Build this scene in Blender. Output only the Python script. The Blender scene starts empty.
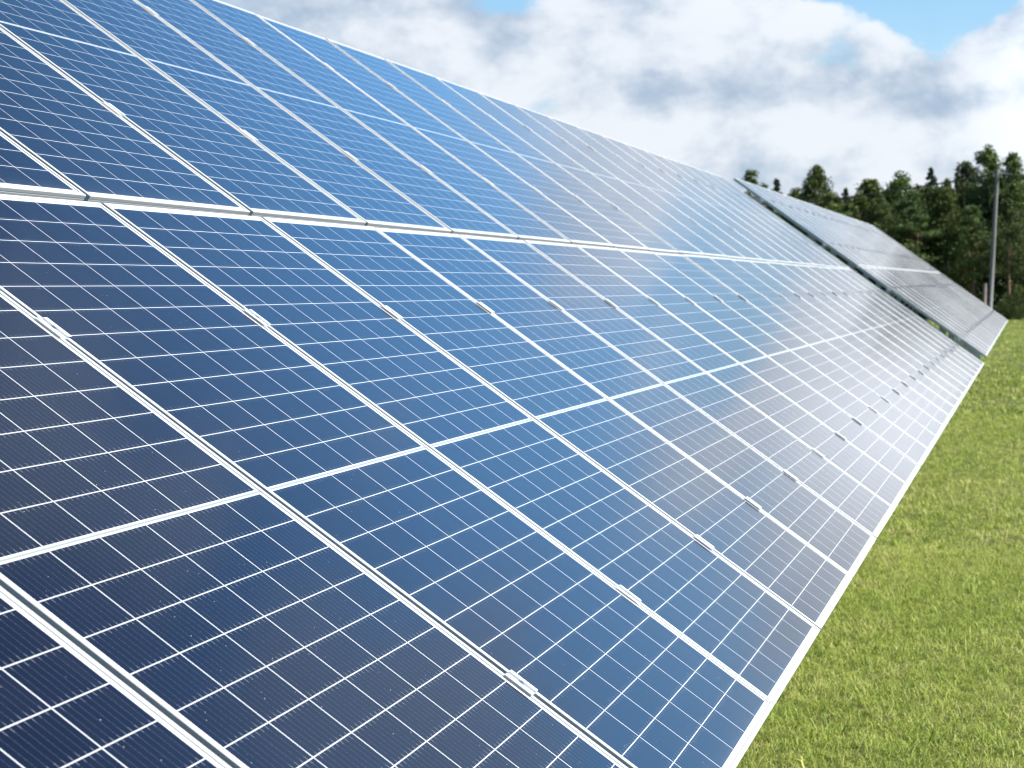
import bpy, math, random
import numpy as np
from mathutils import Matrix, Vector

rad = math.radians
scene = bpy.context.scene
COL = scene.collection
random.seed(7)
rng = np.random.default_rng(7)

# ------------------------------------------------------------------ camera
cam_d = bpy.data.cameras.new("camera")
cam = bpy.data.objects.new("camera", cam_d)
COL.objects.link(cam)
right = Vector((0.21191, -0.97713, -0.01740))
fwd = Vector((0.97400, 0.21262, -0.07826))
up = Vector((0.08017, -0.00036, 0.99678))
m = Matrix((right, up, -fwd)).transposed().to_4x4()
m.translation = Vector((-3.43843, -0.58006, 1.90187))
cam.matrix_world = m
cam_d.sensor_width = 36.0
cam_d.lens = 1969.94 / 1024 * 36.0
cam_d.shift_x = -91.66 / 1024
cam_d.shift_y = 63.75 / 1024
cam_d.clip_start = 0.05
cam_d.clip_end = 5000
cam_d.dof.use_dof = True
cam_d.dof.focus_distance = 4.3
cam_d.dof.aperture_fstop = 11.0
scene.camera = cam
scene.cycles.filter_width = 1.2
scene.cycles.use_denoising = True

# ------------------------------------------------------------------ view
vs = scene.view_settings
vs.view_transform = 'Standard'
vs.look = 'None'
vs.gamma = 1.0
vs.exposure = 1.35
vs.use_curve_mapping = False

# ------------------------------------------------------------------ sun
SUN_AZ, SUN_EL = -86.0, 43.0        # azimuth from +X towards +Y
sd = bpy.data.lights.new("sun", 'SUN')
sd.energy = 4.6
sd.angle = rad(0.53)
sd.color = (1.0, 0.95, 0.87)
sun = bpy.data.objects.new("sun", sd)
COL.objects.link(sun)
sdir = Vector((math.cos(rad(SUN_EL)) * math.cos(rad(SUN_AZ)),
               math.cos(rad(SUN_EL)) * math.sin(rad(SUN_AZ)), math.sin(rad(SUN_EL))))
sun.rotation_euler = (-sdir).to_track_quat('-Z', 'Y').to_euler()
sun.location = (0, -20, 30)


# ------------------------------------------------------------------ node helper
class NT:
    def __init__(self, tree):
        self.t = tree
        self.n = tree.nodes
        self.l = tree.links

    def new(self, typ, **kw):
        nd = self.n.new(typ)
        for k, v in kw.items():
            setattr(nd, k, v)
        return nd

    def put(self, sock, v):
        if isinstance(v, bpy.types.NodeSocket):
            self.l.new(v, sock)
        elif v is not None:
            sock.default_value = v

    def math(self, op, a, b=None, c=None, clamp=False):
        nd = self.new('ShaderNodeMath', operation=op, use_clamp=clamp)
        self.put(nd.inputs[0], a)
        if b is not None:
            self.put(nd.inputs[1], b)
        if c is not None:
            self.put(nd.inputs[2], c)
        return nd.outputs[0]

    def add(self, a, b): return self.math('ADD', a, b)
    def sub(self, a, b): return self.math('SUBTRACT', a, b)
    def mul(self, a, b): return self.math('MULTIPLY', a, b)
    def mx(self, a, b): return self.math('MAXIMUM', a, b)
    def mn(self, a, b): return self.math('MINIMUM', a, b)

    def smooth(self, v, a, b, lo=0.0, hi=1.0):
        nd = self.new('ShaderNodeMapRange', interpolation_type='SMOOTHSTEP')
        self.put(nd.inputs['Value'], v)
        nd.inputs['From Min'].default_value = a
        nd.inputs['From Max'].default_value = b
        nd.inputs['To Min'].default_value = lo
        nd.inputs['To Max'].default_value = hi
        return nd.outputs['Result']

    def noise(self, vec, scale, detail=4, rough=0.5, dist=0.0, lac=2.0):
        nd = self.new('ShaderNodeTexNoise')
        self.put(nd.inputs['Vector'], vec)
        nd.inputs['Scale'].default_value = scale
        nd.inputs['Detail'].default_value = detail
        nd.inputs['Roughness'].default_value = rough
        nd.inputs['Lacunarity'].default_value = lac
        nd.inputs['Distortion'].default_value = dist
        return nd.outputs['Fac']

    def mix(self, f, a, b, blend='MIX'):
        nd = self.new('ShaderNodeMix', data_type='RGBA', blend_type=blend)
        self.put(nd.inputs[0], f)
        self.put(nd.inputs[6], a)
        self.put(nd.inputs[7], b)
        return nd.outputs[2]

    def xyz(self, x, y, z=0.0):
        nd = self.new('ShaderNodeCombineXYZ')
        self.put(nd.inputs[0], x); self.put(nd.inputs[1], y); self.put(nd.inputs[2], z)
        return nd.outputs[0]

    def sep(self, v):
        nd = self.new('ShaderNodeSeparateXYZ')
        self.put(nd.inputs[0], v)
        return nd.outputs


def rgb(r, g, b): return (r, g, b, 1.0)


# ------------------------------------------------------------------ world: Nishita sky with cumulus
world = bpy.data.worlds.new("World")
scene.world = world
world.use_nodes = True
W = NT(world.node_tree)
W.n.clear()
wout = W.new('ShaderNodeOutputWorld')
bg = W.new('ShaderNodeBackground')
sky = W.new('ShaderNodeTexSky', sky_type='NISHITA')
sky.sun_disc = False
sky.sun_elevation = rad(SUN_EL)
sky.sun_rotation = rad(90 - SUN_AZ)
sky.altitude = 50
sky.air_density = 1.0
sky.dust_density = 0.6
sky.ozone_density = 1.5
SKY = 0.068
tc = W.new('ShaderNodeTexCoord')
dx, dy, dz = W.sep(tc.outputs['Generated'])
az = W.mul(W.math('ARCTAN2', dy, dx), 57.2958)
el = W.mul(W.math('ARCSINE', dz), 57.2958)
elc = W.mx(el, 0.0)
k = W.math('DIVIDE', 1.0, W.add(W.mx(dz, 0.0), 0.16))
pv = W.xyz(W.mul(dx, k), W.mul(dy, W.mul(k, 1.6)), 3.7)
n1 = W.noise(pv, 1.15, 9, 0.56, 0.25)
n2 = W.noise(W.xyz(W.mul(az, 0.24), W.mul(elc, 0.36), 8.1), 1.0, 10, 0.58, 0.2)


def gauss(a0, e0, sa, se, amp):
    a = W.math('POWER', W.math('ABSOLUTE', W.math('DIVIDE', W.sub(az, a0), sa)), 2.0)
    e = W.math('POWER', W.math('ABSOLUTE', W.math('DIVIDE', W.sub(el, e0), se)), 2.0)
    return W.mul(W.math('EXPONENT', W.mul(W.add(a, e), -1.0)), amp)


def total(items):
    s = None
    for it in items:
        g = gauss(*it)
        s = g if s is None else W.add(s, g)
    return s


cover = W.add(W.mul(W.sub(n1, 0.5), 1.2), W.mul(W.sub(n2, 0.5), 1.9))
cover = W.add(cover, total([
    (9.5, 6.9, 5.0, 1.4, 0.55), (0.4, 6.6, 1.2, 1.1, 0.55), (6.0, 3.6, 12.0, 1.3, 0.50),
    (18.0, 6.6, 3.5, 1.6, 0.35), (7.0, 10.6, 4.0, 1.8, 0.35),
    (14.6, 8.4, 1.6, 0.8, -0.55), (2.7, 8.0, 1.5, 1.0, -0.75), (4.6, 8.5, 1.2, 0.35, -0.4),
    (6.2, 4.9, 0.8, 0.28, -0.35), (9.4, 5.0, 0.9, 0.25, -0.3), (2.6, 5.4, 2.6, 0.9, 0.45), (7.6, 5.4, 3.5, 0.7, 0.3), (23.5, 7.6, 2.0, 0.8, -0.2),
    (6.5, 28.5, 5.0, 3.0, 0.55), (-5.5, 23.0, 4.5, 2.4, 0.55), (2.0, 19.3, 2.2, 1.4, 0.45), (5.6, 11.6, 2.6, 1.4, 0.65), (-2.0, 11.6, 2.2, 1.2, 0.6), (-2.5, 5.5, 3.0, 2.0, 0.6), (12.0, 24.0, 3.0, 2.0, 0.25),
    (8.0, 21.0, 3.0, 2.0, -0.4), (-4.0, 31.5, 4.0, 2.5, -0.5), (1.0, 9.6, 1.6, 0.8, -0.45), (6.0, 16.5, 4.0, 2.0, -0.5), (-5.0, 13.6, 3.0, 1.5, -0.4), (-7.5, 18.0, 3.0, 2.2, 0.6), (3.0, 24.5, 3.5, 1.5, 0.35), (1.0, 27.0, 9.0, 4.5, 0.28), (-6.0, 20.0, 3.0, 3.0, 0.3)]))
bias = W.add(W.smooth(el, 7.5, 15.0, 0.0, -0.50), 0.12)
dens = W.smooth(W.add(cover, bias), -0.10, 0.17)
# thin veil near the horizon
veil = W.smooth(elc, 0.0, 9.0, 0.55, 0.0)
dens = W.mx(dens, veil)
# cloud tone: bright crowns and grey-blue undersides
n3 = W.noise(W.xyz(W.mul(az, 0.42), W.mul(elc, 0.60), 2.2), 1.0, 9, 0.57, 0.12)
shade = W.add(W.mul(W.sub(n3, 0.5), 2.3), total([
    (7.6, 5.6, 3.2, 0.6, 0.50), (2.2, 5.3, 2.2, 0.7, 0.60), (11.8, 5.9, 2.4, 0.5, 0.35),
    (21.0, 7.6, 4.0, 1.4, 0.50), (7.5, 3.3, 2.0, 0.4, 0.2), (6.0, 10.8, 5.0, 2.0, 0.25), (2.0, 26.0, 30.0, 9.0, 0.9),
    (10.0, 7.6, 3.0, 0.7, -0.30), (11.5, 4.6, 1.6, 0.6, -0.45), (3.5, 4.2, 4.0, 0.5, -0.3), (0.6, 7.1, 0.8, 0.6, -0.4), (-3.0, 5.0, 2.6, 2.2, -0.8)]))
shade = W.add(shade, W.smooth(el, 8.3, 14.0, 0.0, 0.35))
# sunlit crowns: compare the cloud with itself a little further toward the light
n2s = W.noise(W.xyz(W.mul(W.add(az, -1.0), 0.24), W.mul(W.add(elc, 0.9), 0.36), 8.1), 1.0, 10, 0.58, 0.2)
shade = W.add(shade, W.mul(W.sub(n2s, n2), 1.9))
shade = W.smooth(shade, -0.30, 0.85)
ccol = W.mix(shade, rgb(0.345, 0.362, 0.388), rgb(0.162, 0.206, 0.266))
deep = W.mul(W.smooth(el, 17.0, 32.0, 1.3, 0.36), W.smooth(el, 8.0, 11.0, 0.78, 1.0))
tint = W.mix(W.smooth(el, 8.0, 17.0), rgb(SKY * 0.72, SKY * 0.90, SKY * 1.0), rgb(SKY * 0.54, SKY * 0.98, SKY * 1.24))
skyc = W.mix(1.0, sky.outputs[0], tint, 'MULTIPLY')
# unseen clouds right of and above the view, boosted to brighten panel reflections
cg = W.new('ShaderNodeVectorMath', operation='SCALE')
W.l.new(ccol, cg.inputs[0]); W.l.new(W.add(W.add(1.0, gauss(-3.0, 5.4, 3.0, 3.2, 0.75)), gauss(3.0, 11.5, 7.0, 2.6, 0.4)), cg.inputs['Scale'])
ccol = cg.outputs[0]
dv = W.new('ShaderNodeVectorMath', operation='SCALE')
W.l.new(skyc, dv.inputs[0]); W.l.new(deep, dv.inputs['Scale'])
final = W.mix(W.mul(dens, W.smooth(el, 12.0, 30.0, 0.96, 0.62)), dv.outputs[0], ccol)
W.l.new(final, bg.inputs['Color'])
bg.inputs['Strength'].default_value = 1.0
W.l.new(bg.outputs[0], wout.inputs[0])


# ------------------------------------------------------------------ materials
def new_mat(name):
    mt = bpy.data.materials.new(name)
    mt.use_nodes = True
    t = NT(mt.node_tree)
    b = t.n['Principled BSDF']
    return mt, t, b


def simple(name, col, rough=0.5, metal=0.0, var=0.15, scale=6.0, spec=0.5, bump=0.0):
    mt, t, b = new_mat(name)
    co = t.new('ShaderNodeTexCoord').outputs['Object']
    n = t.noise(co, scale, 5, 0.6)
    lo = tuple(c * (1 - var) for c in col)
    hi = tuple(min(1, c * (1 + var)) for c in col)
    t.put(b.inputs['Base Color'], t.mix(n, rgb(*lo), rgb(*hi)))
    b.inputs['Roughness'].default_value = rough
    b.inputs['Metallic'].default_value = metal
    b.inputs['Specular IOR Level'].default_value = spec
    if bump:
        bn = t.new('ShaderNodeBump')
        bn.inputs['Strength'].default_value = bump
        bn.inputs['Distance'].default_value = 0.01
        t.l.new(n, bn.inputs['Height'])
        t.l.new(bn.outputs[0], b.inputs['Normal'])
    return mt


# panel geometry (metres)
S = 1.022               # column pitch
PW, PL = 1.002, 2.0236  # module
LIP = 0.011
ML, MR, MB_, MT = 0.006, 0.011, 0.012, 0.008   # white margin inside the lip
RGAP = 0.0236
TILT = rad(36.156)
ZB = 0.95
GZ = -0.0028


def cell_material():
    mt, t, b = new_mat("solar_cells")
    co = t.new('ShaderNodeTexCoord').outputs['Object']
    x, y, z = t.sep(co)
    rnd = t.new('ShaderNodeObjectInfo').outputs['Random']
    x0 = -PW / 2 + LIP + ML
    wi = PW - 2 * LIP - ML - MR
    cw = wi / 6
    midw = 0.0105
    y0 = -PL / 2 + LIP + MB_
    hi_ = PL - 2 * LIP - MB_ - MT
    half = (hi_ - midw) / 2
    ch = half / 12
    xs = t.sub(x, x0)
    ys = t.sub(y, y0)
    # upper half shifted past the middle band
    isup = t.math('GREATER_THAN', ys, half + midw / 2)
    yl = t.sub(ys, t.mul(isup, half + midw))
    fx = t.math('FRACT', t.math('DIVIDE', xs, cw))
    fy = t.math('FRACT', t.math('DIVIDE', yl, ch))
    dxm = t.mul(t.mn(fx, t.sub(1.0, fx)), cw)   # distance to column line
    dym = t.mul(t.mn(fy, t.sub(1.0, fy)), ch)
    gx = t.math('LESS_THAN', dxm, 0.00145)
    gy = t.math('LESS_THAN', dym, 0.0010)
    white = t.mx(gx, gy)
    # outside the cell field
    for cond in (t.math('LESS_THAN', xs, 0.0), t.math('GREATER_THAN', xs, wi),
                 t.math('LESS_THAN', ys, 0.0), t.math('GREATER_THAN', ys, hi_),
                 t.math('LESS_THAN', t.math('ABSOLUTE', t.sub(ys, half + midw / 2)), midw / 2)):
        white = t.mx(white, cond)
    # tinned ribbon in the middle band
    ribbon = t.math('LESS_THAN', t.math('ABSOLUTE', t.sub(ys, half + midw / 2)), 0.0022)
    # wires: nine per cell, along the panel
    fb = t.math('FRACT', t.add(t.math('DIVIDE', xs, cw / 9), 0.5))
    db = t.mul(t.math('ABSOLUTE', t.sub(fb, 0.5)), cw / 9)
    wire = t.math('LESS_THAN', db, 0.00022)
    fd = t.math('FRACT', t.math('DIVIDE', yl, ch / 9))
    pad = t.mul(t.math('LESS_THAN', t.math('ABSOLUTE', t.sub(fd, 0.5)), 0.10),
                t.math('LESS_THAN', db, 0.00075))
    # silver wire ends beside every row gap, with uneven length
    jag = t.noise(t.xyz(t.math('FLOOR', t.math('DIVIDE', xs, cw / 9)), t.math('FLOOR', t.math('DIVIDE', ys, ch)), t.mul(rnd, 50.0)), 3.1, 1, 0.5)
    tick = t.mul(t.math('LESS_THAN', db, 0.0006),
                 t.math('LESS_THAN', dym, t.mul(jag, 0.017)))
    # dust specks
    vo = t.new('ShaderNodeTexVoronoi', feature='F1')
    t.put(vo.inputs['Vector'], t.xyz(t.add(x, t.mul(rnd, 30.0)), y, 0.0))
    vo.inputs['Scale'].default_value = 55
    vr = t.sep(vo.outputs['Color'])[0]
    speck = t.mul(t.math('LESS_THAN', vo.outputs['Distance'], t.mul(vr, 0.055)), t.math('GREATER_THAN', vr, 0.45))
    # cell tone: small differences from cell to cell and blotches in the coating
    cid = t.xyz(t.math('FLOOR', t.math('DIVIDE', xs, cw)), t.math('FLOOR', t.math('DIVIDE', ys, ch)), t.mul(rnd, 97.0))
    wn = t.new('ShaderNodeTexWhiteNoise', noise_dimensions='3D')
    t.put(wn.inputs['Vector'], cid)
    blotch = t.noise(t.xyz(t.add(x, t.mul(rnd, 20.0)), y, 0.0), 2.2, 3, 0.5)
    base = t.mix(wn.outputs['Value'], rgb(0.0020, 0.0045, 0.016), rgb(0.0032, 0.0062, 0.020))
    base = t.mix(t.mul(blotch, 0.5), base, rgb(0.0075, 0.0085, 0.016))
    base = t.mix(t.mul(wire, 0.42), base, rgb(0.16, 0.18, 0.21))
    base = t.mix(t.mul(pad, 0.05), base, rgb(0.30, 0.32, 0.36))
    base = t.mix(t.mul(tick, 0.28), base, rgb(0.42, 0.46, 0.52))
    wcol = t.mix(ribbon, rgb(0.44, 0.455, 0.47), rgb(0.20, 0.23, 0.24))
    base = t.mix(white, base, wcol)
    base = t.mix(t.mul(speck, 0.7), base, rgb(0.5, 0.5, 0.48))
    # thin film of dust, heavier toward the lower edge
    dn = t.noise(t.xyz(t.add(x, t.mul(rnd, 11.0)), y, 0.0), 7.0, 6, 0.65)
    streak = t.smooth(t.noise(t.xyz(t.mul(t.add(x, t.mul(rnd, 7.0)), 34.0), t.mul(y, 1.6), 1.0), 1.0, 4, 0.6), 0.56, 0.78)
    dust = t.add(t.add(t.mul(dn, 0.006), t.mul(streak, 0.010)), t.smooth(ys, 0.0, 0.05, 0.02, 0.0))
    base = t.mix(dust, base, rgb(0.42, 0.40, 0.36))
    t.put(b.inputs['Base Color'], base)
    b.inputs['Roughness'].default_value = 0.55
    b.inputs['Specular IOR Level'].default_value = 0.0
    b.inputs['Coat Weight'].default_value = 1.0
    b.inputs['Coat IOR'].default_value = 1.5
    t.put(b.inputs['Coat Roughness'], t.add(t.mul(dn, 0.04), 0.10))
    return mt


M_CELL = cell_material()
M_FRAME = simple("anodised_frame", (0.46, 0.48, 0.495), 0.5, 0.33, 0.05, 9)
M_CLAMP = simple("clamp_aluminium", (0.52, 0.55, 0.57), 0.55, 0.25, 0.10, 30)
M_BOLT = simple("bolt_steel", (0.42, 0.42, 0.43), 0.35, 1.0, 0.1, 40)
M_GALV = simple("galvanised_steel", (0.42, 0.45, 0.47), 0.5, 0.75, 0.18, 14)
M_BACK = simple("white_backsheet", (0.72, 0.72, 0.71), 0.6)


# ------------------------------------------------------------------ mesh builder
class MB:
    def __init__(self):
        self.v = []; self.f = []; self.mi = []

    def quadstrip(self, loops, closed=True, mi=0):
        """loops: list of equally long vertex rings joined by quads"""
        n = len(loops[0]); base = len(self.v)
        for lp in loops:
            self.v += [tuple(p) for p in lp]
        for i in range(len(loops) - 1):
            for j in range(n if closed else n - 1):
                a = base + i * n + j; b_ = base + i * n + (j + 1) % n
                self.f.append((a, b_, b_ + n, a + n)); self.mi.append(mi)

    def box(self, lo, hi, mi=0):
        x0, y0, z0 = lo; x1, y1, z1 = hi
        b = len(self.v)
        self.v += [(x0, y0, z0), (x1, y0, z0), (x1, y1, z0), (x0, y1, z0), (x0, y0, z1), (x1, y0, z1), (x1, y1, z1), (x0, y1, z1)]
        for q in ((0, 3, 2, 1), (4, 5, 6, 7), (0, 1, 5, 4), (1, 2, 6, 5), (2, 3, 7, 6), (3, 0, 4, 7)):
            self.f.append(tuple(b + i for i in q)); self.mi.append(mi)

    def tube(self, pts, radii, n=8, mi=0, cap=True):
        pts = [Vector(p) for p in pts]
        base = len(self.v)
        for i, p in enumerate(pts):
            d = (pts[min(i + 1, len(pts) - 1)] - pts[max(i - 1, 0)]).normalized()
            a = d.orthogonal().normalized() if abs(d.z) < 0.999 else Vector((1, 0, 0))
            ref = Vector((0, 0, 1)) if abs(d.z) < 0.9 else Vector((1, 0, 0))
            a = d.cross(ref).normalized(); c = d.cross(a)
            for j in range(n):
                t_ = 2 * math.pi * j / n
                self.v.append(tuple(p + (a * math.cos(t_) + c * math.sin(t_)) * radii[i]))
        for i in range(len(pts) - 1):
            for j in range(n):
                q = base + i * n + j; r = base + i * n + (j + 1) % n
                self.f.append((q, r, r + n, q + n)); self.mi.append(mi)
        if cap:
            self.f.append(tuple(base + j for j in range(n))); self.mi.append(mi)
            e = base + (len(pts) - 1) * n
            self.f.append(tuple(e + j for j in range(n))[::-1]); self.mi.append(mi)

    def beam(self, a, b, w, h, upv=(0, 0, 1)):
        a = Vector(a); b = Vector(b); d = (b - a).normalized()
        s = d.cross(Vector(upv)).normalized(); u = s.cross(d)
        r = [s * (w / 2) + u * (h / 2), -s * (w / 2) + u * (h / 2), -s * (w / 2) - u * (h / 2), s * (w / 2) - u * (h / 2)]
        base = len(self.v)
        self.v += [tuple(a + q) for q in r] + [tuple(b + q) for q in r]
        for q in ((3, 2, 1, 0), (4, 5, 6, 7), (0, 1, 5, 4), (1, 2, 6, 5), (2, 3, 7, 6), (3, 0, 4, 7)):
            self.f.append(tuple(base + i for i in q)); self.mi.append(0)

    def mesh(self, name, mats, smooth=False):
        me = bpy.data.meshes.new(name)
        me.from_pydata(self.v, [], self.f)
        if not isinstance(mats, (list, tuple)):
            mats = [mats]
        for mt in mats:
            me.materials.append(mt)
        if len(mats) > 1:
            me.polygons.foreach_set('material_index', self.mi)
        if smooth:
            me.polygons.foreach_set('use_smooth', [True] * len(me.polygons))
        me.update()
        return me


def link(name, me, parent=None, loc=(0, 0, 0), rot=(0, 0, 0)):
    o = bpy.data.objects.new(name, me)
    COL.objects.link(o)
    if parent:
        o.parent = parent
    o.location = loc
    o.rotation_euler = rot
    return o


def thing(name, label, cat, loc=(0, 0, 0), group=None):
    o = bpy.data.objects.new(name, None)
    o.empty_display_size = 0.3
    COL.objects.link(o)
    o.location = loc
    tag(o, label, cat, group)
    return o


def tag(o, label=None, cat=None, group=None, kind=None):
    if label: o['label'] = label
    if cat: o['category'] = cat
    if group: o['group'] = group
    if kind: o['kind'] = kind
    return o


def recalc(me):
    import bmesh
    bm = bmesh.new(); bm.from_mesh(me)
    bmesh.ops.recalc_face_normals(bm, faces=bm.faces)
    bm.to_mesh(me); bm.free()
    return me


# ------------------------------------------------------------------ ground
def ground_material():
    mt, t, b = new_mat("meadow_ground")
    co = t.new('ShaderNodeTexCoord').outputs['Object']
    n1 = t.noise(co, 0.35, 6, 0.6)
    n2 = t.noise(co, 9.0, 8, 0.7)
    n3 = t.noise(co, 1.6, 5, 0.6)
    c = t.mix(t.smooth(n1, 0.35, 0.65), rgb(0.105, 0.135, 0.032), rgb(0.150, 0.155, 0.055))
    c = t.mix(t.smooth(n3, 0.48, 0.7), c, rgb(0.125, 0.112, 0.045))
    c = t.mix(t.smooth(n2, 0.42, 0.62), c, rgb(0.045, 0.062, 0.015))
    t.put(b.inputs['Base Color'], c)
    b.inputs['Roughness'].default_value = 0.95
    b.inputs['Specular IOR Level'].default_value = 0.1
    bn = t.new('ShaderNodeBump')
    bn.inputs['Strength'].default_value = 0.9
    bn.inputs['Distance'].default_value = 0.05
    t.l.new(n2, bn.inputs['Height'])
    t.l.new(bn.outputs[0], b.inputs['Normal'])
    return mt


gmb = MB()
gmb.v = [(-1500, -1500, 0), (1500, -1500, 0), (1500, 1500, 0), (-1500, 1500, 0)]
gmb.f = [(0, 1, 2, 3)]; gmb.mi = [0]
ground = link("ground", gmb.mesh("ground", ground_material()))
tag(ground, kind='structure')


# ------------------------------------------------------------------ solar arrays
def ring(d, z):
    x = PW / 2 - d; y = PL / 2 - d
    return [(-x, -y, z), (x, -y, z), (x, y, z), (-x, y, z)]


fb_ = MB()
fb_.quadstrip([ring(0.026, -0.035), ring(0, -0.035), ring(0, -0.012), ring(0.0006, -0.0112), ring(0.0006, -0.0100), ring(0, -0.0092),
               ring(0, -0.0014), ring(0.0012, 0), ring(LIP - 0.0008, 0), ring(LIP, -0.0008), ring(LIP, GZ - 0.001)])
frame_me = recalc(fb_.mesh("frame", M_FRAME))

pb = MB()
a = LIP - 0.002
pb.quadstrip([ring(a, GZ - 0.005), ring(a, GZ)], mi=1)
pb.f.append((4, 5, 6, 7)); pb.mi.append(0)
pb.f.append((3, 2, 1, 0)); pb.mi.append(1)
panel_me = pb.mesh("solar_panel", [M_CELL, M_BACK])

cb = MB()
prof = [(-0.023, 0.0008), (-0.023, 0.0026), (-0.0165, 0.0029), (-0.0155, 0.0022), (-0.0125, 0.0022), (-0.0115, 0.0029), (-0.0085, 0.0029), (-0.0075, -0.002), (0.0075, -0.002), (0.0085, 0.0029),
        (0.0115, 0.0029), (0.0125, 0.0022), (0.0155, 0.0022), (0.0165, 0.0029), (0.023, 0.0026), (0.023, 0.0008), (0.0105, 0.0008), (0.0095, -0.013), (-0.0095, -0.013), (-0.0105, 0.0008)]
CL = 0.031
cb.quadstrip([[(x, -CL, z) for x, z in prof], [(x, CL, z) for x, z in prof]])
nn = len(prof)
# end caps of the extrusion, as strips that follow its hollow shape
for off in (0, nn):
    for q in ((0, 1, 6, 19), (6, 7, 18, 19), (7, 8, 17, 18), (8, 9, 16, 17), (9, 14, 15, 16)):
        cb.f.append(tuple(off + i for i in q)); cb.mi.append(0)
clamp_me = recalc(cb.mesh("clamp", M_CLAMP))
bb = MB()
bb.tube([(0, 0, -0.0018), (0, 0, 0.0022)], [0.0062, 0.0062], 10)
bb.tube([(0, 0, 0.0041), (0, 0, 0.0044)], [0.0032, 0.0032], 6)
bolt_me = bb.mesh("bolt", M_BOLT)

ct, st = math.cos(TILT), math.sin(TILT)


def plane(u, v, w):     # metres along the row, up the slope, above the glass
    return (u, v * ct - w * st, ZB + v * st + w * ct)


TOPV = 2 * PL + RGAP
CLAMP_V = {0: (0.405 * S, 1.505 * S), 1: (2.52 * S, 3.52 * S)}


def build_array(name, label, u0, ncol, rot, zoff, full, seed, upper_drift):
    r = random.Random(seed)
    x_base = u0 * S
    root = thing(name, label, "solar array", (x_base, 0, zoff), "rows of tilted solar panels on the meadow")
    root.rotation_euler = rot
    proto = protof = protoc = protob = None
    for row in (0, 1):
        drift = upper_drift if row else 0.0
        off = -0.034 * S if (row and upper_drift) else 0.0
        vc = PL / 2 + row * (PL + RGAP)
        for i in range(ncol):
            ucen = (i + 0.5) * S + off + drift * (i + 0.5 + u0) * S
            rt = (TILT + rad(r.gauss(0, 0.07)), rad(r.gauss(0, 0.05)), rad(r.gauss(0, 0.02)))
            loc = plane(ucen, vc, r.gauss(0, 0.0004))
            if proto is None:
                proto = link("solar_panel", panel_me, root, loc, rt)
                protof = link("frame", frame_me, proto)
            else:
                o = proto.copy(); COL.objects.link(o); o.parent = root; o.location = loc; o.rotation_euler = rt
                f = protof.copy(); COL.objects.link(f); f.parent = o
        for i in range(1, ncol + 1):
            ucl = i * S + off + drift * (i + u0) * S - (0.006 if i == ncol else 0)
            for v in CLAMP_V[row]:
                loc = plane(ucl, v + r.gauss(0, 0.006), 0.0005)
                rt = (TILT, 0, rad(r.gauss(0, 0.5)))
                if protoc is None:
                    protoc = link("clamp", clamp_me, root, loc, rt)
                    protob = link("bolt", bolt_me, protoc) if full else None
                else:
                    o = protoc.copy(); COL.objects.link(o); o.parent = root; o.location = loc; o.rotation_euler = rt
                    if protob:
                        f = protob.copy(); COL.objects.link(f); f.parent = o
    # steel under the panels: rails along the row, rafters up the slope, posts
    length = ncol * S + (0.12 if upper_drift else 0)
    for v in CLAMP_V[0] + CLAMP_V[1]:
        mb = MB()
        mb.beam(plane(-0.03, v, -0.062), plane(length + 0.02, v, -0.062), 0.045, 0.05, (0, -st, ct))
        link("support_rail", mb.mesh("support_rail", M_GALV), root)
    nb = max(2, int(ncol / 3) + 1)
    for i in range(nb):
        u = 0.22 + (length - 0.44) * i / (nb - 1)
        mb = MB()
        mb.beam(plane(u, 0.22, -0.146), plane(u, TOPV - 0.22, -0.146), 0.06, 0.11, (0, -st, ct))
        link("rafter", mb.mesh("rafter", M_GALV), root)
        for v in (0.75, 3.15):
            p = plane(u, v, -0.2)
            mb = MB()
            mb.box((u + 0.035, p[1] - 0.05, 0.0 - zoff - 0.4), (u + 0.095, p[1] + 0.05, p[2] + 0.10))
            link("post", mb.mesh("post", M_GALV), root)
        mb = MB()
        pa = plane(u, 3.15, -0.2); pb2 = plane(u, 1.9, -0.2)
        mb.beam((u - 0.06, pa[1] - 0.02, pa[2] * 0.35), (u - 0.06, pb2[1], pb2[2]), 0.04, 0.05, (1, 0, 0))
        link("brace", mb.mesh("brace", M_GALV), root)
    return root


build_array("solar_array", "near row of blue solar panels in white frames filling most of the picture",
            -4, 25, (0, 0, 0), 0.0, True, 3, 0.0059)
build_array("solar_array", "far pale row of solar panels beyond the dark gap, before the forest",
            22.25, 23, (0, -0.0026, 0.0), 0.05, False, 5, 0.0)


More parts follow.
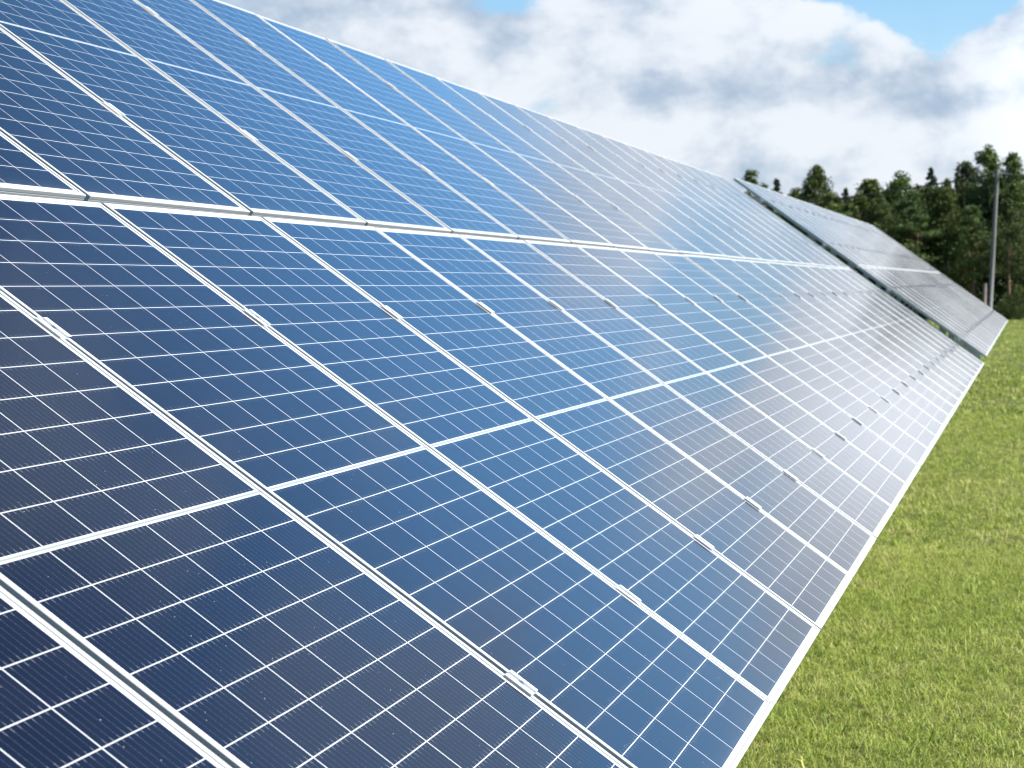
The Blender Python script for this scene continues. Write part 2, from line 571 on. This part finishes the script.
# ------------------------------------------------------------------ grass
def blade_field(n, xr, yr, hmin, hmax, wmin, wmax, lean, rg, dens_pow=1.0, tuft=1.0):
    # tufts: blades that share a root, a height, a lean and a tone
    per = 12
    nt = n // per
    n = nt * per
    rep = lambda q: np.repeat(q, per)
    tx = xr[0] + (xr[1] - xr[0]) * rg.random(nt) ** dens_pow
    ty = yr[0] + (yr[1] - yr[0]) * rg.random(nt)
    spread = (0.010 + 0.035 * rg.random(nt)) * tuft
    x = rep(tx) + rg.normal(size=n) * rep(spread)
    y = rep(ty) + rg.normal(size=n) * rep(spread)
    h = (hmin + (hmax - hmin) * rg.random(n) ** 1.5) * rep(0.45 + 1.0 * rg.random(nt) ** 1.5)
    w = wmin + (wmax - wmin) * rg.random(n)
    a = rg.random(n) * 2 * np.pi
    b = rep(rg.random(nt) * 2 * np.pi) + rg.normal(size=n) * 1.2
    ln = lean * (0.2 + rg.random(n) * 0.9) * rep(0.5 + rg.random(nt))
    sx, sy = np.cos(a) * w / 2, np.sin(a) * w / 2
    lx, ly = np.cos(b) * ln * h, np.sin(b) * ln * h
    droop = np.clip(1 - 0.35 * ln, 0.25, 1)
    v = np.zeros((n, 5, 3), np.float32)
    v[:, 0] = np.stack([x - sx, y - sy, np.full(n, -0.004)], 1)
    v[:, 1] = np.stack([x + sx, y + sy, np.full(n, -0.004)], 1)
    v[:, 2] = np.stack([x + sx * .8 + lx * .4, y + sy * .8 + ly * .4, h * .62], 1)
    v[:, 3] = np.stack([x - sx * .8 + lx * .4, y - sy * .8 + ly * .4, h * .62], 1)
    v[:, 4] = np.stack([x + lx, y + ly, h * droop], 1)
    patch = 0.5 + 0.3 * np.sin(x * 0.9 + 2.0 * np.sin(y * 0.7 + .4)) * np.sin(y * 1.3 + 1.4 * np.sin(x * 0.5)) + 0.2 * np.sin(x * 4.1 + y * 2.2 + 2 * np.sin(y * 5.0))
    shade = np.clip(0.40 * rg.random(n) + 0.42 * rep(rg.random(nt)) + 0.22 * patch + 0.14 * rep(rg.random(nt) < 0.08) - 0.03, 0, 1)
    return v, shade


def grass_material():
    mt, t, b = new_mat("grass_blades")
    at = t.new('ShaderNodeAttribute', attribute_name='tone')
    f = at.outputs['Fac']
    cr = t.new('ShaderNodeValToRGB')
    t.put(cr.inputs[0], f)
    e = cr.color_ramp.elements
    e[0].position = 0.0; e[0].color = rgb(0.115, 0.175, 0.028)
    e[1].position = 1.0; e[1].color = rgb(0.56, 0.49, 0.28)
    for pos, c in ((0.35, (0.245, 0.325, 0.055)), (0.62, (0.365, 0.415, 0.098)), (0.82, (0.50, 0.47, 0.19))):
        q = e.new(pos); q.color = rgb(*c)
    t.put(b.inputs['Base Color'], cr.outputs[0])
    b.inputs['Roughness'].default_value = 0.6
    b.inputs['Specular IOR Level'].default_value = 0.25
    tr = t.new('ShaderNodeBsdfTranslucent')
    t.l.new(cr.outputs[0], tr.inputs['Color'])
    mx_ = t.new('ShaderNodeMixShader')
    mx_.inputs[0].default_value = 0.33
    t.l.new(b.outputs[0], mx_.inputs[1]); t.l.new(tr.outputs[0], mx_.inputs[2])
    t.l.new(mx_.outputs[0], t.n['Material Output'].inputs['Surface'])
    return mt


gr = np.random.default_rng(11)
fields = [
    blade_field(290000, (2.5, 11), (-1.9, 1.9), 0.015, 0.060, 0.0020, 0.0042, 1.7, gr),
    blade_field(150000, (10.5, 26), (-2.4, 2.6), 0.018, 0.065, 0.0035, 0.0065, 1.6, gr, 1.3),
    blade_field(16000, (2.5, 26), (-2.4, 2.2), 0.05, 0.13, 0.0022, 0.004, 1.3, gr, 1.2),
    blade_field(85000, (25, 124), (-5, 5), 0.03, 0.085, 0.012, 0.030, 0.9, gr, 1.4, 3.0),
    blade_field(60000, (-8, 30), (-7, 6), 0.02, 0.07, 0.006, 0.012, 1.0, gr, 1.0, 2.0),
    blade_field(140000, (-8, 122), (-26, 14), 0.03, 0.08, 0.014, 0.032, 1.0, gr, 1.5, 3.5),
]
far_v, far_s = fields[-1]       # the coarse field stays clear of the finely built strip
keep = (far_v[:, 0, 0] > 32) | (far_v[:, 0, 1] < -7.5) | (far_v[:, 0, 1] > 7)
fields[-1] = (far_v[keep], far_s[keep])
vv = np.concatenate([f[0] for f in fields]); sh = np.concatenate([f[1] for f in fields])
nb = len(vv)
gme = bpy.data.meshes.new("grass")
gme.vertices.add(nb * 5); gme.vertices.foreach_set('co', vv.reshape(-1))
idx = (np.arange(nb)[:, None] * 5 + np.array([0, 1, 2, 3, 3, 2, 4])[None]).astype(np.int32)
gme.loops.add(nb * 7); gme.loops.foreach_set('vertex_index', idx.reshape(-1))
gme.polygons.add(nb * 2)
ls = (np.arange(nb)[:, None] * 7 + np.array([0, 4])[None]).astype(np.int32).reshape(-1)
gme.polygons.foreach_set('loop_start', ls)
gme.attributes.new('tone', 'FLOAT', 'FACE').data.foreach_set('value', np.repeat(sh, 2).astype(np.float32))
gme.materials.append(grass_material())
gme.update(calc_edges=True)
grass = link("grass", gme)
tag(grass, "mown green and straw coloured grass beside the solar panels", "grass", kind='stuff')


# ------------------------------------------------------------------ trees
def leaf_material(name, lo, hi, trans=0.25):
    mt, t, b = new_mat(name)
    f = t.new('ShaderNodeAttribute', attribute_name='tone').outputs['Fac']
    rnd = t.new('ShaderNodeObjectInfo').outputs['Random']
    c = t.mix(f, rgb(*lo), rgb(*hi))
    hs = t.new('ShaderNodeHueSaturation')
    t.put(hs.inputs['Hue'], t.add(0.485, t.mul(rnd, 0.03)))
    t.put(hs.inputs['Value'], t.add(0.8, t.mul(rnd, 0.4)))
    t.l.new(c, hs.inputs['Color'])
    t.put(b.inputs['Base Color'], hs.outputs[0])
    b.inputs['Roughness'].default_value = 0.65
    b.inputs['Specular IOR Level'].default_value = 0.2
    tr = t.new('ShaderNodeBsdfTranslucent')
    t.l.new(hs.outputs[0], tr.inputs['Color'])
    mx_ = t.new('ShaderNodeMixShader')
    mx_.inputs[0].default_value = trans
    t.l.new(b.outputs[0], mx_.inputs[1]); t.l.new(tr.outputs[0], mx_.inputs[2])
    t.l.new(mx_.outputs[0], t.n['Material Output'].inputs['Surface'])
    return mt


ML_BIRCH = leaf_material("birch_leaves", (0.032, 0.056, 0.014), (0.125, 0.165, 0.040))
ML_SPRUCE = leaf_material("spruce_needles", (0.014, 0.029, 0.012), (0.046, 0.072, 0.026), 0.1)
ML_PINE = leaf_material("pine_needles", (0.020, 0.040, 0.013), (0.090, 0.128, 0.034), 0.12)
ML_BUSH = leaf_material("bush_leaves", (0.028, 0.052, 0.014), (0.110, 0.150, 0.036))
M_BARK = simple("grey_bark", (0.14, 0.115, 0.095), 0.9, 0, 0.35, 8, 0.1, 0.6)
M_PINEBARK = simple("orange_pine_bark", (0.17, 0.11, 0.075), 0.9, 0, 0.3, 7, 0.1, 0.6)
M_BIRCHBARK = simple("birch_bark", (0.46, 0.44, 0.40), 0.8, 0, 0.4, 9, 0.1, 0.3)


def leaves(cent, size, tone, rg, aspect=0.62, flat=0.0):
    """leaf-sized quads at cent (n,3), each with its own random facing"""
    n = len(cent)
    d = rg.normal(size=(n, 3)); d[:, 2] *= (1 - flat)
    d /= np.linalg.norm(d, axis=1, keepdims=True)
    e = np.cross(d, rg.normal(size=(n, 3)))
    e /= np.linalg.norm(e, axis=1, keepdims=True)
    s = (size * (0.6 + 0.8 * rg.random(n)))[:, None]
    a_, b_ = d * s / 2, e * s * aspect / 2
    v = np.stack([cent - a_, cent + b_ - a_ * .1, cent + a_, cent - b_ + a_ * .1], 1)
    return v, tone


def leaf_mesh(name, parts, mat):
    v = np.concatenate([p[0] for p in parts]).astype(np.float32)
    tone = np.concatenate([p[1] for p in parts]).astype(np.float32)
    n = len(v)
    me = bpy.data.meshes.new(name)
    me.vertices.add(n * 4); me.vertices.foreach_set('co', v.reshape(-1))
    me.loops.add(n * 4); me.loops.foreach_set('vertex_index', np.arange(n * 4, dtype=np.int32))
    me.polygons.add(n); me.polygons.foreach_set('loop_start', np.arange(0, n * 4, 4, dtype=np.int32))
    me.attributes.new('tone', 'FLOAT', 'FACE').data.foreach_set('value', np.clip(tone, 0, 1))
    me.materials.append(mat)
    me.update(calc_edges=True)
    return me


def broadleaf(seed, H=10.0, wid=0.26, base=0.18, nclump=85, point=1.0, mat=None, bark=None, loose=1.0):
    rg = np.random.default_rng(seed)
    parts = []
    tb = MB()
    pts = [(0.12 * math.sin(i * 1.3 + seed) * i / 4, 0.12 * math.cos(i * 1.7 + seed) * i / 4, H * 0.93 * i / 6) for i in range(7)]
    tb.tube(pts, [H * 0.016 * (1 - 0.14 * i) for i in range(7)], 7)
    for i in range(nclump):
        t_ = base + (1 - base) * (i + rg.random()) / nclump
        tn = (t_ - base) / (1 - base)
        prof_ = min(1.0, 0.55 + tn / 0.4) * (1.02 - tn) ** (0.85 * point) * 1.6
        rr = H * wid * prof_ * (0.35 + 0.65 * rg.random() ** 0.5)
        an = rg.random() * 2 * math.pi
        c = np.array([rr * math.cos(an), rr * math.sin(an), H * t_ + rg.normal() * 0.15])
        cs = H * 0.046 * (0.7 + 0.7 * rg.random()) * loose * (1.0 - 0.68 * max(0.0, t_ - 0.6) / 0.4)
        nl = int(120 + 60 * rg.random())
        q = np.clip(rg.normal(size=(nl, 3)), -2.1, 2.1) * np.array([cs, cs, cs * 0.75]) + c
        q[:, 2] -= 0.25 * np.linalg.norm((q - c)[:, :2], axis=1)
        tone = 0.55 * rg.random() + 0.5 * rg.random(nl)
        parts.append(leaves(q, np.full(nl, 0.17), tone, rg))
        if i % 2 == 0:
            z0 = max(H * 0.12, c[2] - 0.9 * rr - 0.3)
            tb.tube([(0, 0, min(z0, H * .9)), tuple(c * np.array([.55, .55, 1]) - np.array([0, 0, .2])), tuple(c)], [0.05, 0.03, 0.012], 4, cap=False)
    return leaf_mesh("crown", parts, mat or ML_BIRCH), tb.mesh("trunk", bark or M_BIRCHBARK, True)


def spruce(seed, H=10.0, wid=0.17, base=0.08):
    rg = np.random.default_rng(seed)
    parts = []
    tb = MB()
    tb.tube([(0, 0, 0), (0.03, 0.02, H * .5), (0, 0, H * .99)], [H * .014, H * .009, 0.01], 7)
    z = H * base
    while z < H * 0.985:
        t_ = (z / H - base) / (1 - base)
        R_ = H * wid * (1 - t_) ** 0.85 + 0.06
        nbr = 9 if t_ < .8 else 5
        for j in range(nbr):
            an = rg.random() * 2 * math.pi
            L_ = R_ * (0.65 + 0.5 * rg.random())
            nl = int(10 + 46 * L_)
            s = rg.random(nl) ** 0.7
            dr = -0.30 * s * L_ + 0.10 * (s ** 3) * L_
            lat = rg.normal(size=nl) * 0.13 * L_ * (1.1 - s)
            q = np.stack([np.cos(an) * s * L_ - np.sin(an) * lat, np.sin(an) * s * L_ + np.cos(an) * lat,
                          z + dr + rg.normal(size=nl) * 0.06 - np.abs(lat) * .3], 1)
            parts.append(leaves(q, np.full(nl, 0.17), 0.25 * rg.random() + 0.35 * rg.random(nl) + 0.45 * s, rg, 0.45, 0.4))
        z += H * 0.030 * (0.8 + 0.4 * rg.random()) * (1.1 - 0.5 * t_)
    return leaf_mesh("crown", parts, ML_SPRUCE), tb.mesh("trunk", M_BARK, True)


def pine(seed, H=10.0, wid=0.20, base=0.35):
    rg = np.random.default_rng(seed)
    parts = []
    tb = MB()
    pts = [(0.15 * math.sin(i + seed) * i / 5, 0.1 * math.cos(i * .9 + seed) * i / 5, H * .96 * i / 6) for i in range(7)]
    tb.tube(pts, [H * .017 * (1 - .13 * i) for i in range(7)], 7)
    nbr = 46
    for i in range(nbr):
        t_ = base + (1 - base) * (i + rg.random()) / nbr
        tt = (t_ - base) / (1 - base)
        R_ = H * wid * (0.55 + 0.6 * math.sin(math.pi * min(1, tt * 0.8 + .15))) * (1 - tt ** 3) + .15
        an = rg.random() * 2 * math.pi
        L_ = R_ * (0.6 + 0.6 * rg.random())
        z = H * t_
        tip = np.array([math.cos(an) * L_, math.sin(an) * L_, z + 0.12 * L_])
        tb.tube([(0, 0, z - 0.15), tuple(tip * np.array([.6, .6, 1])), tuple(tip)], [0.045, 0.03, 0.012], 4, cap=False)
        for k_ in range(4):
            s = 0.45 + 0.6 * (k_ + rg.random()) / 4
            c = tip * np.array([s, s, 1]) + rg.normal(size=3) * np.array([.18, .18, .10]) * L_ * .6
            nl = int(52 + 26 * rg.random())
            q = rg.normal(size=(nl, 3)) * np.array([.26, .26, .12]) * (0.7 + 0.35 * L_) + c
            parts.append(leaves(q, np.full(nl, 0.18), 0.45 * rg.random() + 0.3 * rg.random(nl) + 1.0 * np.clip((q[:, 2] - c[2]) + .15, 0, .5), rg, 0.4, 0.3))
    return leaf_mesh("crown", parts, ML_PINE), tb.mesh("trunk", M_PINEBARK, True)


def bush(seed, H=3.0):
    rg = np.random.default_rng(seed)
    parts = []; tb = MB()
    for i in range(46):
        an = rg.random() * 2 * math.pi; t_ = rg.random()
        rr = H * 0.5 * math.sqrt(1 - t_ ** 2) * (.5 + .6 * rg.random())
        c = np.array([rr * math.cos(an), rr * math.sin(an), H * (0.08 + .85 * t_)])
        nl = 80
        q = rg.normal(size=(nl, 3)) * H * .085 + c
        q[:, 2] = np.abs(q[:, 2])
        parts.append(leaves(q, np.full(nl, 0.15), .5 * rg.random() + .5 * rg.random(nl), rg))
        if i % 3 == 0:
            tb.tube([(0.1 * math.cos(an), 0.1 * math.sin(an), 0), tuple(c * np.array([.5, .5, .7])), tuple(c)], [.04, .025, .01], 5, cap=False)
    return leaf_mesh("foliage", parts, ML_BUSH), tb.mesh("stem", M_BARK, True)


KIND = {
    'birch': [broadleaf(s, nclump=80, wid=.17, point=.9) for s in (1, 2)],
    'broad': [broadleaf(s, nclump=105, wid=.24, base=.10, mat=ML_BUSH, bark=M_BARK) for s in (3, 4)],
    'sparse': [broadleaf(5, nclump=34, wid=.27, base=.45, loose=.85)],
    'spruce': [spruce(s) for s in (6, 7)],
    'slim': [spruce(8, wid=.15)],
    'pine': [pine(s) for s in (9, 10, 11)],
    'bush': [bush(s) for s in (12, 13)],
}
NAMES = {'birch': 'birch_tree', 'broad': 'broadleaf_tree', 'sparse': 'broadleaf_tree', 'spruce': 'spruce_tree', 'slim': 'spruce_tree', 'pine': 'pine_tree', 'bush': 'bush'}
HREF = {'bush': 3.0}
protos = {}
F_ = Vector((-3.43843, -0.58006, 1.90187))


def place_tree(kind, var, x, y, h, label, group, width=1.0, lean=0.0):
    me_c, me_t = KIND[kind][var % len(KIND[kind])]
    s = h / HREF.get(kind, 10.0)
    root = thing(NAMES[kind], label, 'bush' if kind == 'bush' else 'tree', (x, y, 0), group)
    root.rotation_euler = (0, lean, random.random() * 6.28)
    root.scale = (s * width, s * width, s)
    key = (kind, var % len(KIND[kind]))
    if key not in protos:
        protos[key] = (link(me_c.name.split('.')[0], me_c, root), link(me_t.name.split('.')[0], me_t, root))
    else:
        for p in protos[key]:
            o = p.copy(); COL.objects.link(o); o.parent = root
    return root


def at(px, D):          # ground position seen in column px of the photograph, D metres along the row
    a_ = rad(0.3 + (1020 - px) * 0.0283)
    return F_.x + D, F_.y + D * math.tan(a_)


def hgt(py, D): return (1.9 + (286 - py) / 1970 * D) * 0.975


FG = "trees along the forest edge behind the panels"
SK = [  # kind, variant, px, top py, distance, width, label
    ('sparse', 0, 752, 166, 150, 0.85, "thin open crowned tree farthest left above the panel corner"),
    ('slim', 0, 776, 171, 150, 1.5, "small lone dark spruce left of the big pointed broadleaf tree"),
    ('birch', 0, 797, 186, 140, 1.3, "low tree top peeking up between lone spruce and big pointed tree"),
    ('broad', 0, 816, 163, 138, 1.0, "big pointed leafy tree standing clear at the left forest end"),
    ('spruce', 1, 845, 182, 136, 1.35, "narrow tree just right of the big pointed leafy tree"),
    ('birch', 1, 870, 177, 132, 1.5, "pale green birch left of the broad leafy tree"),
    ('broad', 1, 899, 174, 128, 1.3, "broad round topped leafy tree above the far panel corner"),
    ('slim', 0, 931, 164, 138, 1.4, "slender pointed spruce rising between the broad tree and tall group"),
    ('broad', 0, 946, 180, 135, 0.7, "low rounded tree top right of the slender pointed spruce"),
    ('spruce', 0, 957, 168, 136, 0.9, "dark conical spruce at the left of the tall group"),
    ('pine', 0, 966, 163, 130, 0.9, "tall green pine between dark spruce and the tallest tree"),
    ('birch', 0, 986, 150, 128, 0.95, "tallest tree of the forest, just left of the utility pole"),
    ('birch', 1, 1011, 155, 127, 0.85, "tall leafy tree just right of the utility pole"),
    ('pine', 1, 916, 205, 119, 1.25, "sunlit pine with yellow green boughs in front of the broad tree"),
    ('pine', 2, 1008, 200, 118, 1.0, "front pine with bare reddish trunk right of the pole"),
    ('pine', 0, 972, 206, 119, 1.15, "front pine in shade left of the pole"),
    ('birch', 0, 944, 200, 121, 1.1, "shorter leafy tree below the low rounded tree top"),
    ('birch', 1, 850, 200, 126, 1.2, "shorter leafy tree behind the far panels, below the narrow tree"),
    ('broad', 1, 880, 205, 124, 1.0, "shorter dark tree behind the far panels, below the pale birch"),
    ('bush', 0, 1017, 287, 112, 1.0, "round green bush at the forest edge right of the pole"),
    ('birch', 1, 832, 190, 131, 1.5, "leafy tree half hidden at the right foot of the big pointed tree"),
    ('broad', 0, 858, 192, 129, 1.4, "dark rounded crown between the narrow tree and the pale birch"),
    ('bush', 1, 1003, 300, 113, 0.9, "small low bush between the pole and the round green bush"),
]
for kd, var, px, py, D, wd, lab in SK:
    x, y = at(px, D)
    place_tree(kd, var, x, y, hgt(py, D), lab, FG if kd != 'bush' else "bushes at the forest edge", wd)

# the depth of the wood and what lies just outside the frame
rt = random.Random(21)
kinds = ['pine', 'spruce', 'broad', 'birch', 'pine', 'spruce', 'pine', 'broad']
for i in range(96):
    row = i % 6
    px = 815 + 9.0 * (i // 6) * 1.55 + rt.uniform(-7, 7)
    D = 122 + row * 5 + rt.uniform(-2.5, 2.5)
    if px < 1025:
        top = 205 - (px - 815) * 0.13 + rt.uniform(-5, 12)
    else:
        top = 226 + rt.uniform(-6, 22)
    x, y = at(px, D)
    place_tree(kinds[rt.randrange(8)], i, x, y, hgt(top, D), "tree within the dark shaded depth of the forest", FG, rt.uniform(0.9, 1.25))
for i in range(13):
    D = 117 + rt.uniform(-2, 4)
    px = 1045 + i * 28 + rt.uniform(-8, 8)
    x, y = at(px, D)
    place_tree(['pine', 'birch', 'broad'][i % 3], i, x, y, hgt(238 + rt.uniform(-14, 14), D), "tree along the forest edge right of the bush", FG, 1.1)

# shaded undergrowth: one tangle of small leaves along the edge
ug = np.random.default_rng(31)
pp = []
for i in range(520):
    px = 800 + 420 * ug.random(); D = 119 + 14 * ug.random()
    x, y = at(px, D)
    nl = 60
    c = np.array([x, y, 0.2 + 2.6 * ug.random() ** 1.5])
    q = ug.normal(size=(nl, 3)) * np.array([.55, .55, .38]) + c
    q[:, 2] = np.abs(q[:, 2])
    pp.append(leaves(q, np.full(nl, .2), .4 * ug.random() + .3 * ug.random(nl), ug))
und = link("undergrowth", leaf_mesh("undergrowth", pp, ML_SPRUCE))
tag(und, "dark tangled undergrowth beneath the forest trees", "undergrowth", kind='stuff')

# ------------------------------------------------------------------ utility poles and line
M_POLE = simple("weathered_pole", (0.16, 0.16, 0.158), 0.85, 0, 0.22, 3, 0.15, 0.4)
M_STUB = simple("pole_footing_wood", (0.24, 0.19, 0.155), 0.9, 0, 0.25, 5, 0.1, 0.4)
M_WIRE = simple("line_cable", (0.03, 0.03, 0.03), 0.6)
M_INS = simple("porcelain", (0.35, 0.34, 0.33), 0.3)
pm = MB()
pm.tube([(0.0, 0.41, -0.3), (0.0, 0.20, 3.6), (0, 0, 7.25), (0, 0, 7.33)], [0.112, 0.098, 0.080, 0.06], 14)
pole_me = pm.mesh("pole_shaft", M_POLE, True)
sm = MB()
sm.tube([(-0.05, 0.62, -0.3), (-0.05, 0.56, 2.02), (-0.05, 0.56, 2.06)], [0.105, 0.095, 0.07], 10)
stub_me = sm.mesh("footing_post", M_STUB, True)
im = MB()
im.tube([(0.0, 0.0, 7.0), (0.0, -0.16, 7.02)], [0.014, 0.014], 6)
im.tube([(0, -0.16, 6.98), (0, -0.16, 7.03), (0, -0.16, 7.06), (0, -0.16, 7.12), (0, -0.16, 7.15)], [0.03, 0.055, 0.04, 0.055, 0.02], 10)
im.tube([(0.0, 0.0, 6.96), (0.0, 0.17, 6.98)], [0.014, 0.014], 6)
im.tube([(0, 0.17, 6.94), (0, 0.17, 6.99), (0, 0.17, 7.02), (0, 0.17, 7.08), (0, 0.17, 7.11)], [0.03, 0.055, 0.04, 0.055, 0.02], 10)
ins_me = im.mesh("insulator", M_INS, True)
PG = "utility poles of the line along the forest"
pole = thing("utility_pole", "grey wooden utility pole leaning slightly before the forest", "utility pole", (90, 0.985, 0), PG)
pparts = [link("pole_shaft", pole_me, pole), link("footing_post", stub_me, pole), link("insulator", ins_me, pole)]
others = []
for lab, loc in (("utility pole carrying the cable behind the near panels", (104, 26.0, -0.9)), ("utility pole off to the right of the meadow", (84, -24, 0))):
    r = pole.copy(); COL.objects.link(r); r.location = loc; r['label'] = lab
    for p in pparts:
        o = p.copy(); COL.objects.link(o); o.parent = r
    others.append(r)


def cable(a, b, sag, label):
    a = Vector(a); b = Vector(b)
    mb = MB()
    pts = []
    for i in range(41):
        t_ = i / 40
        p = a.lerp(b, t_); p.z -= 4 * sag * t_ * (1 - t_)
        pts.append(p)
    mb.tube(pts, [0.042] * 41, 6)
    o = link("cable", mb.mesh("cable", M_WIRE, True))
    tag(o, label, "cable", "cables of the line")


cable((90, 0.985 + .17, 7.06), (104, 26.17, 6.18), 0.55, "black cable sagging left from the pole across the treetops")
cable((90, 0.985 - .16, 7.10), (84, -24.16, 7.10), 1.4, "short length of cable running right from the pole")
